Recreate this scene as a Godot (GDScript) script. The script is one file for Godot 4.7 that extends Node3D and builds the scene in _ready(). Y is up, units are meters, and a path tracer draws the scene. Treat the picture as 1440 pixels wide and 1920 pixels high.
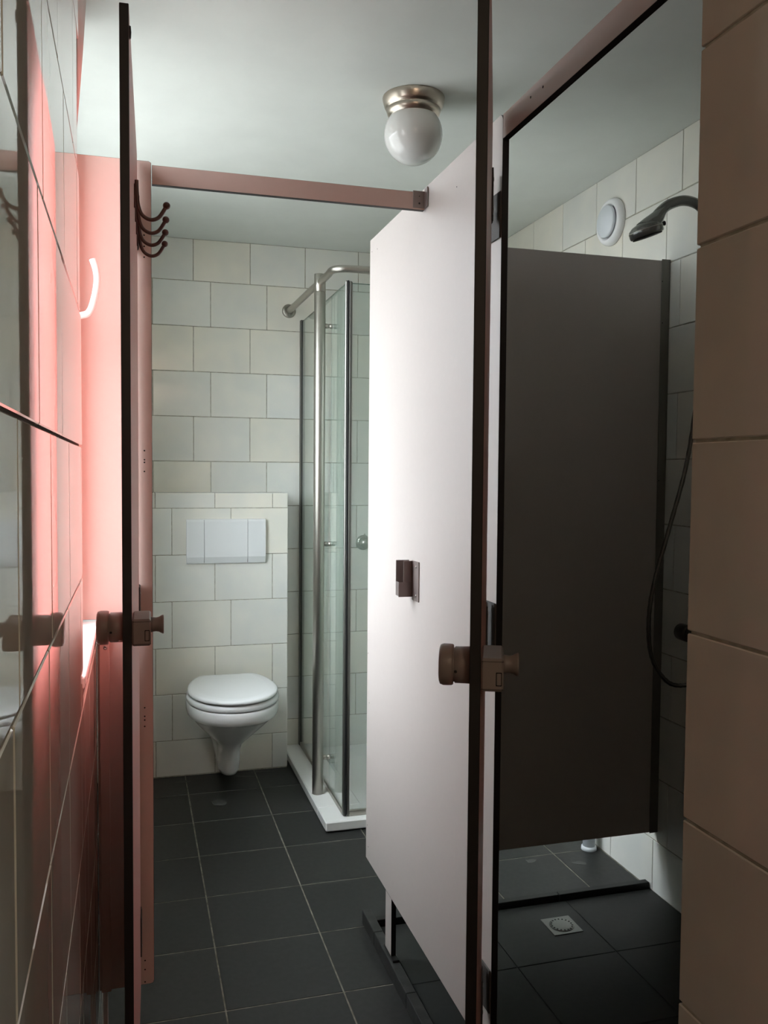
extends Node3D
# A washroom corridor: pink cubicle panels, a toilet on a tiled box, a glass shower, daylight from one window in the left wall.
# World axes: x to the right, y up, the room runs along -z (a depth d is z = -d).

const CEIL := 2.345          # ceiling height
const XL := -0.074           # tiled face of the left wall
const XE := 0.561            # tiled face of the short entry wall on the right
const XR := 1.578            # tiled face of the right wall of the room
const DB := 3.994            # depth of the tiled back wall
const DBOX := 3.803          # depth of the front of the cistern box
const TOP := 1.968           # top of the cubicle panels
const BOT := 0.2             # their bottom
const TH := 0.013            # their thickness
const W0 := 1.405            # window recess, near jamb
const W1 := 3.2              # window recess, far jamb
const XW := -0.25            # plane of the window

var M := {}
var boxes := {}
var rng := RandomNumberGenerator.new()
var used := {}

# ------------------------------------------------------------------ triangles
class Soup:
	var v: Array[Vector3] = []
	var g: Array[int] = []
	func tri(a: Vector3, b: Vector3, c: Vector3, s := -1) -> void:
		v.append(a); v.append(b); v.append(c); g.append(s)
	func quad(a: Vector3, b: Vector3, c: Vector3, d: Vector3, s := -1) -> void:
		tri(a, b, c, s); tri(a, c, d, s)
	func volume() -> float:
		var t := 0.0
		var o := v[0]
		for i in range(0, v.size(), 3):
			t += (v[i] - o).dot((v[i + 1] - o).cross(v[i + 2] - o))
		return t
	func put(mesh: ArrayMesh, m: Material, flip: bool) -> void:
		var st := SurfaceTool.new()
		st.begin(Mesh.PRIMITIVE_TRIANGLES)
		for i in range(0, v.size(), 3):
			st.set_smooth_group(g[i / 3])
			st.add_vertex(v[i])
			st.add_vertex(v[i + 2] if flip else v[i + 1])
			st.add_vertex(v[i + 1] if flip else v[i + 2])
		st.generate_normals()
		st.commit(mesh)
		mesh.surface_set_material(mesh.get_surface_count() - 1, m)

func solid(s: Soup, m: Material) -> ArrayMesh:
	var a := ArrayMesh.new()
	s.put(a, m, s.volume() > 0.0)
	return a

func add_box(s: Soup, lo: Vector3, hi: Vector3, b := 0.001) -> void:
	# a box with chamfered edges
	var c := (lo + hi) * 0.5
	var h := (hi - lo) * 0.5
	b = minf(b, minf(h.x, minf(h.y, h.z)) * 0.9)
	var P := func(k: int, sx: float, sy: float, sz: float) -> Vector3:
		var q := Vector3(sx * (h.x - (0.0 if k == 0 else b)), sy * (h.y - (0.0 if k == 1 else b)), sz * (h.z - (0.0 if k == 2 else b)))
		return c + q
	for sg: float in [-1.0, 1.0]:
		var quads := [
			[P.call(0, sg, -1.0, -1.0), P.call(0, sg, 1.0, -1.0), P.call(0, sg, 1.0, 1.0), P.call(0, sg, -1.0, 1.0)],
			[P.call(1, -1.0, sg, -1.0), P.call(1, -1.0, sg, 1.0), P.call(1, 1.0, sg, 1.0), P.call(1, 1.0, sg, -1.0)],
			[P.call(2, -1.0, -1.0, sg), P.call(2, 1.0, -1.0, sg), P.call(2, 1.0, 1.0, sg), P.call(2, -1.0, 1.0, sg)]]
		for q in quads:
			if sg > 0:
				s.quad(q[0], q[1], q[2], q[3])
			else:
				s.quad(q[0], q[3], q[2], q[1])
	for s1: float in [-1.0, 1.0]:
		for s2: float in [-1.0, 1.0]:
			var f := s1 * s2 > 0
			var e := [
				[P.call(0, s1, s2, -1.0), P.call(0, s1, s2, 1.0), P.call(1, s1, s2, 1.0), P.call(1, s1, s2, -1.0)],
				[P.call(1, -1.0, s1, s2), P.call(1, 1.0, s1, s2), P.call(2, 1.0, s1, s2), P.call(2, -1.0, s1, s2)],
				[P.call(2, s2, -1.0, s1), P.call(2, s2, 1.0, s1), P.call(0, s2, 1.0, s1), P.call(0, s2, -1.0, s1)]]
			for q in e:
				if f:
					s.quad(q[0], q[3], q[2], q[1])
				else:
					s.quad(q[0], q[1], q[2], q[3])
			for s3: float in [-1.0, 1.0]:
				if s1 * s2 * s3 > 0:
					s.tri(P.call(0, s1, s2, s3), P.call(1, s1, s2, s3), P.call(2, s1, s2, s3))
				else:
					s.tri(P.call(0, s1, s2, s3), P.call(2, s1, s2, s3), P.call(1, s1, s2, s3))

func box_mesh(lo: Vector3, hi: Vector3, m: Material, b := 0.001) -> ArrayMesh:
	var s := Soup.new()
	add_box(s, lo, hi, b)
	return solid(s, m)

func shared_box(size: Vector3, m: Material, b: float) -> ArrayMesh:
	var key := "%d %d %d %d" % [roundi(size.x * 2000), roundi(size.y * 2000), roundi(size.z * 2000), m.get_instance_id()]
	if not boxes.has(key):
		boxes[key] = box_mesh(-size * 0.5, size * 0.5, m, b)
	return boxes[key]

func add_grid(s: Soup, rows: Array, closed_u := true, cap0 := true, cap1 := true, smooth := 0) -> void:
	# rows of points, each row a ring
	var n: int = rows[0].size()
	for i in rows.size() - 1:
		for j in (n if closed_u else n - 1):
			var k := (j + 1) % n
			s.quad(rows[i][j], rows[i][k], rows[i + 1][k], rows[i + 1][j], smooth)
	for e in 2:
		if (e == 0 and cap0) or (e == 1 and cap1):
			var r: Array = rows[0] if e == 0 else rows[rows.size() - 1]
			var c := Vector3.ZERO
			for p: Vector3 in r:
				c += p
			c /= n
			for j in n:
				var k := (j + 1) % n
				if e == 0:
					s.tri(c, r[k], r[j], 7)
				else:
					s.tri(c, r[j], r[k], 7)

func lathe(prof: Array, m: Material, axis := Vector3.UP, at := Vector3.ZERO, seg := 32, caps := true) -> ArrayMesh:
	# prof: [radius, along axis]
	var s := Soup.new()
	var q := Basis(Quaternion(Vector3.UP, axis.normalized()))
	var rows := []
	for p in prof:
		var r := []
		for j in seg:
			var t := TAU * j / seg
			r.append(at + q * Vector3(cos(t) * p[0], p[1], sin(t) * p[0]))
		rows.append(r)
	# hard edges where the profile turns sharply
	for i in rows.size() - 1:
		var sm := 0
		add_grid(s, [rows[i], rows[i + 1]], true, caps and i == 0, caps and i == rows.size() - 2, sm)
	return solid(s, m)

func add_tube(s: Soup, path: Array, rad, seg := 12, flat := Vector3.ZERO, flatten := 1.0) -> void:
	var rows := []
	var up := Vector3.UP
	var n := path.size()
	var last := Vector3.ZERO
	for i in n:
		var d: Vector3 = (path[mini(i + 1, n - 1)] - path[maxi(i - 1, 0)]).normalized()
		if i == 0:
			up = Vector3.UP if absf(d.y) < 0.9 else Vector3.RIGHT
			last = d.cross(up).normalized()
		else:
			last = (last - d * last.dot(d)).normalized()
		var b := d.cross(last)
		var r: float = rad[i] if rad is Array else rad
		var ring := []
		for j in seg:
			var t := TAU * j / seg
			var off := last * cos(t) * r + b * sin(t) * r
			if flatten != 1.0:
				off -= flat * off.dot(flat) * (1.0 - flatten)
			ring.append(path[i] + off)
		rows.append(ring)
	add_grid(s, rows)

func tube(path: Array, rad, m: Material, seg := 12) -> ArrayMesh:
	var s := Soup.new()
	add_tube(s, path, rad, seg)
	return solid(s, m)

func spline(pts: Array, per := 8) -> Array:
	var out := []
	for i in pts.size() - 1:
		var p0: Vector3 = pts[maxi(i - 1, 0)]
		var p1: Vector3 = pts[i]
		var p2: Vector3 = pts[i + 1]
		var p3: Vector3 = pts[mini(i + 2, pts.size() - 1)]
		for k in per:
			out.append(p1.cubic_interpolate(p2, p0, p3, float(k) / per))
	out.append(pts[pts.size() - 1])
	return out

func panel_mesh(poly: Array, thick: float, front: Material, back: Material, edge: Material) -> ArrayMesh:
	# polygon in x-y (anticlockwise), from z = 0 (back) to z = thick (front); faces and edge wear their own materials
	var pts := PackedVector2Array(poly)
	var idx := Geometry2D.triangulate_polygon(pts)
	var a := ArrayMesh.new()
	var e := 0.0008
	var inner := []
	var n := poly.size()
	for i in n:
		var d0: Vector2 = (poly[i] - poly[(i + n - 1) % n]).normalized()
		var d1: Vector2 = (poly[(i + 1) % n] - poly[i]).normalized()
		var nn := (Vector2(-d0.y, d0.x) + Vector2(-d1.y, d1.x)).normalized()
		inner.append(poly[i] + nn * e)
	var fs := Soup.new()
	var bs := Soup.new()
	var es := Soup.new()
	for i in range(0, idx.size(), 3):
		var q := []
		for k in 3:
			q.append(inner[idx[i + k]])
		if (q[1] - q[0]).cross(q[2] - q[0]) < 0:
			q = [q[0], q[2], q[1]]
		fs.tri(Vector3(q[0].x, q[0].y, thick), Vector3(q[2].x, q[2].y, thick), Vector3(q[1].x, q[1].y, thick))
		bs.tri(Vector3(q[0].x, q[0].y, 0), Vector3(q[1].x, q[1].y, 0), Vector3(q[2].x, q[2].y, 0))
	for i in n:
		var k := (i + 1) % n
		var r := func(j: int, lvl: int) -> Vector3:
			var p: Vector2 = inner[j] if lvl == 0 or lvl == 3 else poly[j]
			return Vector3(p.x, p.y, [0.0, e, thick - e, thick][lvl])
		for lvl in 3:
			es.quad(r.call(i, lvl), r.call(i, lvl + 1), r.call(k, lvl + 1), r.call(k, lvl))
	fs.put(a, front, false)
	bs.put(a, back, false)
	es.put(a, edge, false)
	return a

func round_rect(x0: float, y0: float, x1: float, y1: float, r: Array, seg := 5) -> Array:
	# corner radii: bottom left, bottom right, top right, top left
	var out := []
	var c := [Vector2(x0, y0), Vector2(x1, y0), Vector2(x1, y1), Vector2(x0, y1)]
	var sgn := [Vector2(1, 1), Vector2(-1, 1), Vector2(-1, -1), Vector2(1, -1)]
	for i in 4:
		if r[i] <= 0.0:
			out.append(c[i])
			continue
		var o: Vector2 = c[i] + sgn[i] * r[i]
		for k in seg + 1:
			var t: float = PI + i * PI / 2 + (PI / 2) * k / seg
			out.append(o + Vector2(cos(t), sin(t)) * r[i])
	return out

# ------------------------------------------------------------------ nodes
func numbered(called: String) -> String:
	if not used.has(called):
		used[called] = 0
		return called
	used[called] += 1
	return "%s_%03d" % [called, used[called]]

func part(called: String, mesh: Mesh, parent: Node, at := Transform3D()) -> MeshInstance3D:
	var o := MeshInstance3D.new()
	o.mesh = mesh
	o.name = called
	o.transform = at
	o.cast_shadow = GeometryInstance3D.SHADOW_CASTING_SETTING_ON
	parent.add_child(o, true)
	return o

func thing(called: String, label: String, category: String, at := Transform3D(), group := "") -> Node3D:
	var o := Node3D.new()
	o.name = numbered(called)
	o.transform = at
	add_child(o)
	tag(o, label, category, group)
	return o

func tag(o: Node, label: String, category: String, group := "") -> void:
	o.set_meta("label", label)
	o.set_meta("category", category)
	if group:
		o.set_meta("group", group)

func struct(called: String, mesh: Mesh, label: String, category: String) -> MeshInstance3D:
	var o := part(numbered(called), mesh, self)
	o.set_meta("kind", "structure")
	tag(o, label, category)
	return o

func at(p: Vector3) -> Transform3D:
	return Transform3D(Basis(), p)

# ------------------------------------------------------------------ materials
func noise_tex(freq: float, ramp: Array, oct := 3, size := 256, sd := 1, kind := FastNoiseLite.TYPE_SIMPLEX_SMOOTH) -> NoiseTexture2D:
	var n := FastNoiseLite.new()
	n.seed = sd
	n.noise_type = kind
	n.frequency = freq
	n.fractal_octaves = oct
	var t := NoiseTexture2D.new()
	t.width = size
	t.height = size
	t.seamless = true
	t.noise = n
	var g := Gradient.new()
	g.offsets = PackedFloat32Array([0.0, 1.0])
	g.colors = PackedColorArray([ramp[0], ramp[1]])
	t.color_ramp = g
	return t

func normal_tex(freq: float, strength: float, oct := 2, size := 256, sd := 5) -> NoiseTexture2D:
	var n := FastNoiseLite.new()
	n.seed = sd
	n.frequency = freq
	n.fractal_octaves = oct
	var t := NoiseTexture2D.new()
	t.width = size
	t.height = size
	t.seamless = true
	t.noise = n
	t.as_normal_map = true
	t.bump_strength = strength
	return t

func mat(c: Color, rough := 0.5, metal := 0.0, spec := 0.5) -> StandardMaterial3D:
	var m := StandardMaterial3D.new()
	m.albedo_color = c
	m.roughness = rough
	m.metallic = metal
	m.metallic_specular = spec
	return m

func triplanar(m: StandardMaterial3D, scale: float, tex: Texture2D = null, nrm: Texture2D = null, depth := 1.0) -> StandardMaterial3D:
	m.uv1_triplanar = true
	m.uv1_world_triplanar = true
	m.uv1_scale = Vector3.ONE * scale
	if tex:
		m.albedo_texture = tex
	if nrm:
		m.normal_enabled = true
		m.normal_texture = nrm
		m.normal_scale = depth
	return m

func materials() -> void:
	var mottle := noise_tex(0.012, [Color(0.945, 0.95, 0.942), Color(1.0, 0.99, 0.965)], 3, 256, 3)
	var wavy := normal_tex(0.006, 1.6, 2, 256, 9)
	M.tiles = []
	for c in [Color(0.90, 0.897, 0.875), Color(0.91, 0.90, 0.868), Color(0.885, 0.885, 0.87), Color(0.905, 0.908, 0.895)]:
		M.tiles.append(triplanar(mat(c, 0.16), 1.3, mottle))
	M.gloss_tiles = []
	for c in [Color(0.84, 0.845, 0.82), Color(0.855, 0.85, 0.82), Color(0.83, 0.84, 0.82)]:
		M.gloss_tiles.append(triplanar(mat(c, 0.02), 2.2, mottle, wavy, 0.012))
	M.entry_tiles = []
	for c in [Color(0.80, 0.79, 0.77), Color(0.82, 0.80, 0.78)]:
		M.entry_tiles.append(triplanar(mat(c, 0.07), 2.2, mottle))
	M.grout = triplanar(mat(Color(0.74, 0.73, 0.68), 0.9), 4.0, noise_tex(0.03, [Color(0.75, 0.74, 0.7), Color.WHITE], 3, 256, 4))
	M.dark_grout = mat(Color(0.36, 0.31, 0.28), 0.9)
	var floor_spots := noise_tex(0.05, [Color(0.78, 0.78, 0.78), Color(1, 1, 1)], 5, 512, 11)
	M.floor_tiles = []
	for c in [Color(0.165, 0.169, 0.163), Color(0.153, 0.157, 0.151), Color(0.176, 0.178, 0.17)]:
		M.floor_tiles.append(triplanar(mat(c, 0.5), 1.6, floor_spots))
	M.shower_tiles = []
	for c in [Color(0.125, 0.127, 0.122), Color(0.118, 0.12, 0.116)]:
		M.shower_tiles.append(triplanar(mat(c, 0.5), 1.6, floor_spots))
	M.floor_grout = triplanar(mat(Color(0.62, 0.60, 0.55), 0.95), 5.0, noise_tex(0.02, [Color(0.62, 0.62, 0.6), Color.WHITE], 3, 256, 6))
	M.smear = mat(Color(0.33, 0.33, 0.32), 0.8)
	M.curb = triplanar(mat(Color(0.24, 0.24, 0.23), 0.5), 3.0, noise_tex(0.02, [Color(0.55, 0.55, 0.55), Color(1.0, 1.0, 1.0)], 4, 256, 31))
	M.curb_seal = mat(Color(0.05, 0.05, 0.05), 0.5)
	M.ceiling = triplanar(mat(Color(0.88, 0.895, 0.875), 0.9), 0.8, noise_tex(0.02, [Color(0.975, 0.975, 0.975), Color.WHITE], 3, 256, 12))
	M.plaster = triplanar(mat(Color(0.87, 0.88, 0.86), 0.9), 1.0, noise_tex(0.02, [Color(0.96, 0.96, 0.96), Color.WHITE], 3, 256, 13))
	M.pink = triplanar(mat(Color(0.765, 0.66, 0.62), 0.38), 3.0, noise_tex(0.05, [Color(0.99, 0.99, 0.99), Color.WHITE], 3, 256, 14))
	M.rose = mat(Color(0.77, 0.55, 0.51), 0.42)
	M.coral = triplanar(mat(Color(0.80, 0.46, 0.42), 0.38), 3.0, noise_tex(0.05, [Color(0.99, 0.99, 0.99), Color.WHITE], 3, 256, 14))
	M.white_laminate = triplanar(mat(Color(0.75, 0.712, 0.69), 0.42), 3.0, noise_tex(0.05, [Color(0.99, 0.99, 0.99), Color.WHITE], 3, 256, 15))
	M.core = mat(Color(0.06, 0.038, 0.032), 0.55)
	M.taupe = mat(Color(0.49, 0.445, 0.42), 0.42)
	M.dark_plastic = mat(Color(0.06, 0.05, 0.05), 0.5)
	M.hook = mat(Color(0.30, 0.18, 0.155), 0.38)
	M.hinge = mat(Color(0.25, 0.225, 0.215), 0.65, 0.0)
	M.zinc = mat(Color(0.52, 0.47, 0.455), 0.42, 0.5)
	M.hole = mat(Color(0.03, 0.025, 0.02), 0.9)
	M.screw = mat(Color(0.6, 0.58, 0.56), 0.35, 0.9)
	M.steel = mat(Color(0.70, 0.685, 0.65), 0.36, 1.0)
	M.profile = mat(Color(0.50, 0.50, 0.48), 0.42, 0.9)
	M.channel = mat(Color(0.50, 0.49, 0.46), 0.45, 0.35)
	M.steel_dark = mat(Color(0.30, 0.30, 0.29), 0.35, 0.9)
	M.aluminium = mat(Color(0.56, 0.56, 0.54), 0.36, 0.95)
	M.seal = mat(Color(0.10, 0.10, 0.10), 0.6)
	M.porcelain = mat(Color(0.90, 0.90, 0.895), 0.1)
	M.seat = mat(Color(0.92, 0.925, 0.925), 0.22)
	M.plastic = mat(Color(0.865, 0.872, 0.87), 0.3)
	M.gap = mat(Color(0.12, 0.12, 0.12), 0.8)
	M.tray = mat(Color(0.92, 0.92, 0.905), 0.2)
	M.glass = mat(Color(0.62, 0.74, 0.68, 0.16), 0.02)
	M.glass.transparency = BaseMaterial3D.TRANSPARENCY_ALPHA
	M.glass_edge = mat(Color(0.24, 0.36, 0.32), 0.15)
	M.window_glass = mat(Color(0.95, 0.98, 0.97, 0.06), 0.02)
	M.window_glass.transparency = BaseMaterial3D.TRANSPARENCY_ALPHA
	M.window_frame = mat(Color(0.90, 0.90, 0.89), 0.35)
	M.sill = mat(Color(0.92, 0.92, 0.91), 0.3)
	M.brushed = mat(Color(0.76, 0.72, 0.67), 0.28, 1.0)
	M.opal = mat(Color(0.88, 0.88, 0.87), 0.06)
	M.opal.clearcoat_enabled = true
	M.opal.clearcoat = 0.6
	M.opal.clearcoat_roughness = 0.06
	M.chrome = mat(Color(0.50, 0.50, 0.485), 0.24, 0.7)
	M.hose = mat(Color(0.5, 0.5, 0.49), 0.25, 0.9)
	M.vent = mat(Color(0.92, 0.92, 0.92), 0.35)
	M.vent_disc = mat(Color(0.88, 0.9, 0.92), 0.4)
	M.drain = mat(Color(0.55, 0.55, 0.54), 0.4, 0.6)
	M.pipe = mat(Color(0.82, 0.84, 0.85), 0.4)

# ------------------------------------------------------------------ tiling
func tile_field(parent: Node, called: String, mats: Array, o: Vector3, U: Vector3, V: Vector3, N: Vector3, u0: float, u1: float, v0: float, v1: float, jv: float, w: float, h: float, ju: Callable, gap := 0.003, thick := 0.006, tilt := 0.0, holes: Array = [], smear_dark := 0.0) -> void:
	# o: where u = v = 0 on the face of the tiles; ju(row) gives one upright joint of that row
	var r0 := floori((v0 - jv) / h)
	var r1 := ceili((v1 - jv) / h)
	for r in range(r0, r1):
		var a := maxf(v0, jv + r * h)
		var b := minf(v1, jv + (r + 1) * h)
		if b - a < 0.012:
			continue
		var j: float = ju.call(r)
		for c in range(floori((u0 - j) / w), ceili((u1 - j) / w)):
			var l := maxf(u0, j + c * w)
			var m := minf(u1, j + (c + 1) * w)
			if m - l < 0.012:
				continue
			var skip := false
			for q: Rect2 in holes:
				if q.has_point(Vector2((l + m) / 2, (a + b) / 2)):
					skip = true
			if skip:
				continue
			var size := Vector3(m - l - gap, b - a - gap, thick)
			var mm: Material = mats[rng.randi() % mats.size()]
			var bs := Basis(U, V, N)
			if tilt > 0.0:
				bs = bs * Basis(Vector3.UP, rng.randfn(0, tilt)) * Basis(Vector3.RIGHT, rng.randfn(0, tilt))
			part(called, shared_box(size, mm, 0.0012), parent, Transform3D(bs, o + U * ((l + m) / 2) + V * ((a + b) / 2) - N * (thick / 2)))

# ------------------------------------------------------------------ things
func make_door(label: String, hinge: Vector3, free: Vector3) -> Node3D:
	# local x runs from the hinge to the free edge, local z to the outside; z = 0 is the inside face
	var a := (free - hinge)
	var w := a.length()
	a /= w
	var d := thing("cubicle_door", label, "door", Transform3D(Basis(a, Vector3.UP, a.cross(Vector3.UP)), hinge + Vector3(0, BOT, 0)), "pink cubicle doors standing open")
	var h := TOP - BOT + 0.002
	part("panel", panel_mesh(round_rect(0, 0, w, h, [0.0, 0.006, 0.006, 0.0]), TH, M.coral, M.rose, M.core), d)
	for y in [1.82, 1.035, 0.335]:
		var hg := part("hinge", box_mesh(Vector3(0.0, y - BOT - 0.042, -0.0032), Vector3(0.042, y - BOT + 0.042, -0.0002), M.hinge, 0.0008), d)
		part("barrel", lathe([[0.0, -0.043], [0.0062, -0.042], [0.0062, 0.042], [0.0, 0.043]], M.hinge, Vector3.UP, Vector3(-0.0068, y - BOT, 0.004), 14), hg)
		for k in [-0.026, 0.026]:
			part("screw", lathe([[0.0038, 0], [0.0034, 0.0009], [0.0, 0.0012]], M.screw, Vector3(0, 0, -1), Vector3(0.026, y - BOT + k, -0.0032), 10), hg)
	# the round grip on the outside
	var ky := 1.087 - BOT
	var kx := w - 0.042
	var k := part("knob", lathe([[0.0, 0.0], [0.0222, 0.0], [0.0220, 0.0185], [0.0206, 0.019], [0.0206, 0.0205], [0.0238, 0.0205], [0.0247, 0.022], [0.0250, 0.026], [0.0250, 0.0325], [0.0236, 0.0362], [0.0205, 0.0375], [0.0, 0.0378]], M.taupe, Vector3(0, 0, 1), Vector3(kx, ky, TH), 36), d)
	for t in [0.0, 2.1]:
		part("pin_hole", lathe([[0.0019, 0.0], [0.0, 0.0003]], M.hole, Vector3(sin(1.75 + t), cos(1.75 + t), 0), Vector3(kx, ky, TH + 0.017) + Vector3(sin(1.75 + t), cos(1.75 + t), 0) * 0.022, 10), k)
	# the lock on the inside
	var ly := 1.0845 - BOT
	var lx := w - 0.002
	var l := part("lock", box_mesh(Vector3(lx - 0.082, ly - 0.0195, -0.0262), Vector3(lx, ly + 0.0195, -0.0004), M.taupe, 0.0022), d)
	part("slot", box_mesh(Vector3(lx - 0.001, ly - 0.0125, -0.0244), Vector3(lx + 0.0004, ly + 0.0035, -0.0176), M.hole, 0.0003), l)
	part("bolt", box_mesh(Vector3(lx - 0.001, ly - 0.0114, -0.0235), Vector3(lx + 0.0011, ly + 0.0024, -0.0185), M.taupe, 0.0005), l)
	part("cover_seam", box_mesh(Vector3(lx - 0.08, ly + 0.0155, -0.0264), Vector3(lx + 0.0003, ly + 0.0161, -0.001), M.dark_plastic, 0.0002), l)
	part("cover_seam", box_mesh(Vector3(lx - 0.08, ly - 0.0168, -0.0264), Vector3(lx + 0.0003, ly - 0.0162, -0.001), M.dark_plastic, 0.0002), l)
	part("thumb_turn", lathe([[0.0, 0.0], [0.0118, 0.0], [0.0108, 0.004], [0.0105, 0.008], [0.0112, 0.0115], [0.0132, 0.0150], [0.0142, 0.0172], [0.0140, 0.0184], [0.0118, 0.0188], [0.0, 0.0184]], M.taupe, Vector3(0, 0, -1), Vector3(lx - 0.045, ly + 0.004, -0.0262), 24), l)
	part("rubber_buffer", lathe([[0.0, 0.0], [0.009, 0.0], [0.008, 0.0025], [0.0, 0.003]], M.dark_plastic, Vector3(0, 0, -1), Vector3(w - 0.016, h - 0.034, 0.0), 16), d)
	return d

func make_hook(label: String, where: Vector3, out: Vector3) -> Node3D:
	var o := thing("coat_hook", label, "hook", at(where), "brown coat hooks on the open pink door")
	part("back_plate", lathe([[0.0, 0.0], [0.0065, 0.0], [0.0065, 0.002], [0.005, 0.0028], [0.0, 0.0028]], M.hook, out, Vector3(0, 0.0, 0) , 14), o, Transform3D(Basis().scaled(Vector3(1, 3.2, 1)), Vector3(0, 0.026, 0)))
	var p := spline([out * 0.0045 + Vector3(0, 0.0525, 0), out * 0.005 + Vector3(0, 0.03, 0), out * 0.0075 + Vector3(0, 0.008, 0), out * 0.0145 + Vector3(0, -0.0065, 0), out * 0.028 + Vector3(0, -0.0128, 0), out * 0.0415 + Vector3(0, -0.0075, 0), out * 0.0525 + Vector3(0, 0.0095, 0)], 7)
	part("arm", tube(p, 0.0034, M.hook, 12), o)
	var b := SphereMesh.new()
	b.radius = 0.0064
	b.height = 0.0128
	b.radial_segments = 20
	b.rings = 12
	b.material = M.hook
	part("ball_tip", b, o, at(out * 0.0545 + Vector3(0, 0.0135, 0)))
	return o

func section(d_front: float, d_back: float, cx: float, wf: float, wb: float, y: float, n := 36, pw := 2.3) -> Array:
	# an outline seen from above: rounded to the front, straight to the wall
	var out := []
	var mid := lerpf(d_front, d_back, 0.52)
	for j in n:
		var t := TAU * j / n
		var c := cos(t)
		var s := sin(t)
		var p := Vector2(signf(c) * pow(absf(c), 2.0 / pw), signf(s) * pow(absf(s), 2.0 / pw))
		if p.y >= 0: # front half
			out.append(Vector3(cx + p.x * wf, y, -(mid + (d_front - mid) * p.y)))
		else:
			var k := -p.y
			var ww := lerpf(wf, wb, k)
			var px := signf(c) * pow(absf(c), 0.35)
			out.append(Vector3(cx + px * ww, y, -(mid + (d_back - mid) * minf(1.0, k * 1.25 if k < 0.8 else 1.0))))
	return out

func oval(d0: float, d1: float, cx: float, w: float, y: float, grow := 0.0, n := 48) -> Array:
	# the outline of the lid: round at the front, cut straight at the back
	var out := []
	var mid := lerpf(d0, d1, 0.5)
	for j in n:
		var t := TAU * j / n
		var s := sin(t)
		var z: float
		var x := cos(t) * (w + grow)
		if s >= 0:
			z = mid + (d0 - grow - mid) * s
		else:
			z = mid + (d1 + grow * 0.5 + 0.075 - mid) * (-s)
			z = minf(z, d1 + grow * 0.5)
		out.append(Vector3(cx + x, y, -z))
	return out

func _ready() -> void:
	rng.seed = 7
	# ---------------- camera
	var yaw := 0.2812
	var pitch := -0.0455
	var roll := 0.0080
	var fwd := Vector3(sin(yaw) * cos(pitch), sin(pitch), -cos(yaw) * cos(pitch))
	var rt := Vector3(cos(yaw), 0, sin(yaw))
	var up := rt.cross(fwd)
	var cam := Camera3D.new()
	cam.name = "camera"
	cam.transform = Transform3D(Basis(rt * cos(roll) + up * sin(roll), up * cos(roll) - rt * sin(roll), -fwd), Vector3(0, 1.3188, 0))
	cam.fov = rad_to_deg(2.0 * atan(960.0 / 1634.4))
	cam.near = 0.02
	cam.far = 100.0
	add_child(cam)
	cam.current = true
	# ---------------- sky and exposure
	var sky_mat := ProceduralSkyMaterial.new()
	sky_mat.sky_top_color = Color(0.935, 0.97, 1.0)
	sky_mat.sky_horizon_color = Color(0.645, 0.67, 0.69)
	sky_mat.sky_curve = 0.4
	sky_mat.ground_horizon_color = Color(0.47, 0.475, 0.475)
	sky_mat.ground_bottom_color = Color(0.41, 0.415, 0.415)
	sky_mat.sun_angle_max = 1.0
	var sky := Sky.new()
	sky.sky_material = sky_mat
	var env := Environment.new()
	env.background_mode = Environment.BG_SKY
	env.sky = sky
	env.background_energy_multiplier = 17.5
	env.tonemap_mode = Environment.TONE_MAPPER_LINEAR
	env.tonemap_exposure = 1.4
	env.sdfgi_enabled = true
	env.ssao_enabled = true
	env.ssil_enabled = true
	var we := WorldEnvironment.new()
	we.name = "world"
	we.environment = env
	add_child(we)

	materials()
	build_shell()
	build_window()
	build_cubicles()
	build_toilet()
	build_shower_cabin()
	build_shower_cubicle()
	build_lamp()

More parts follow.
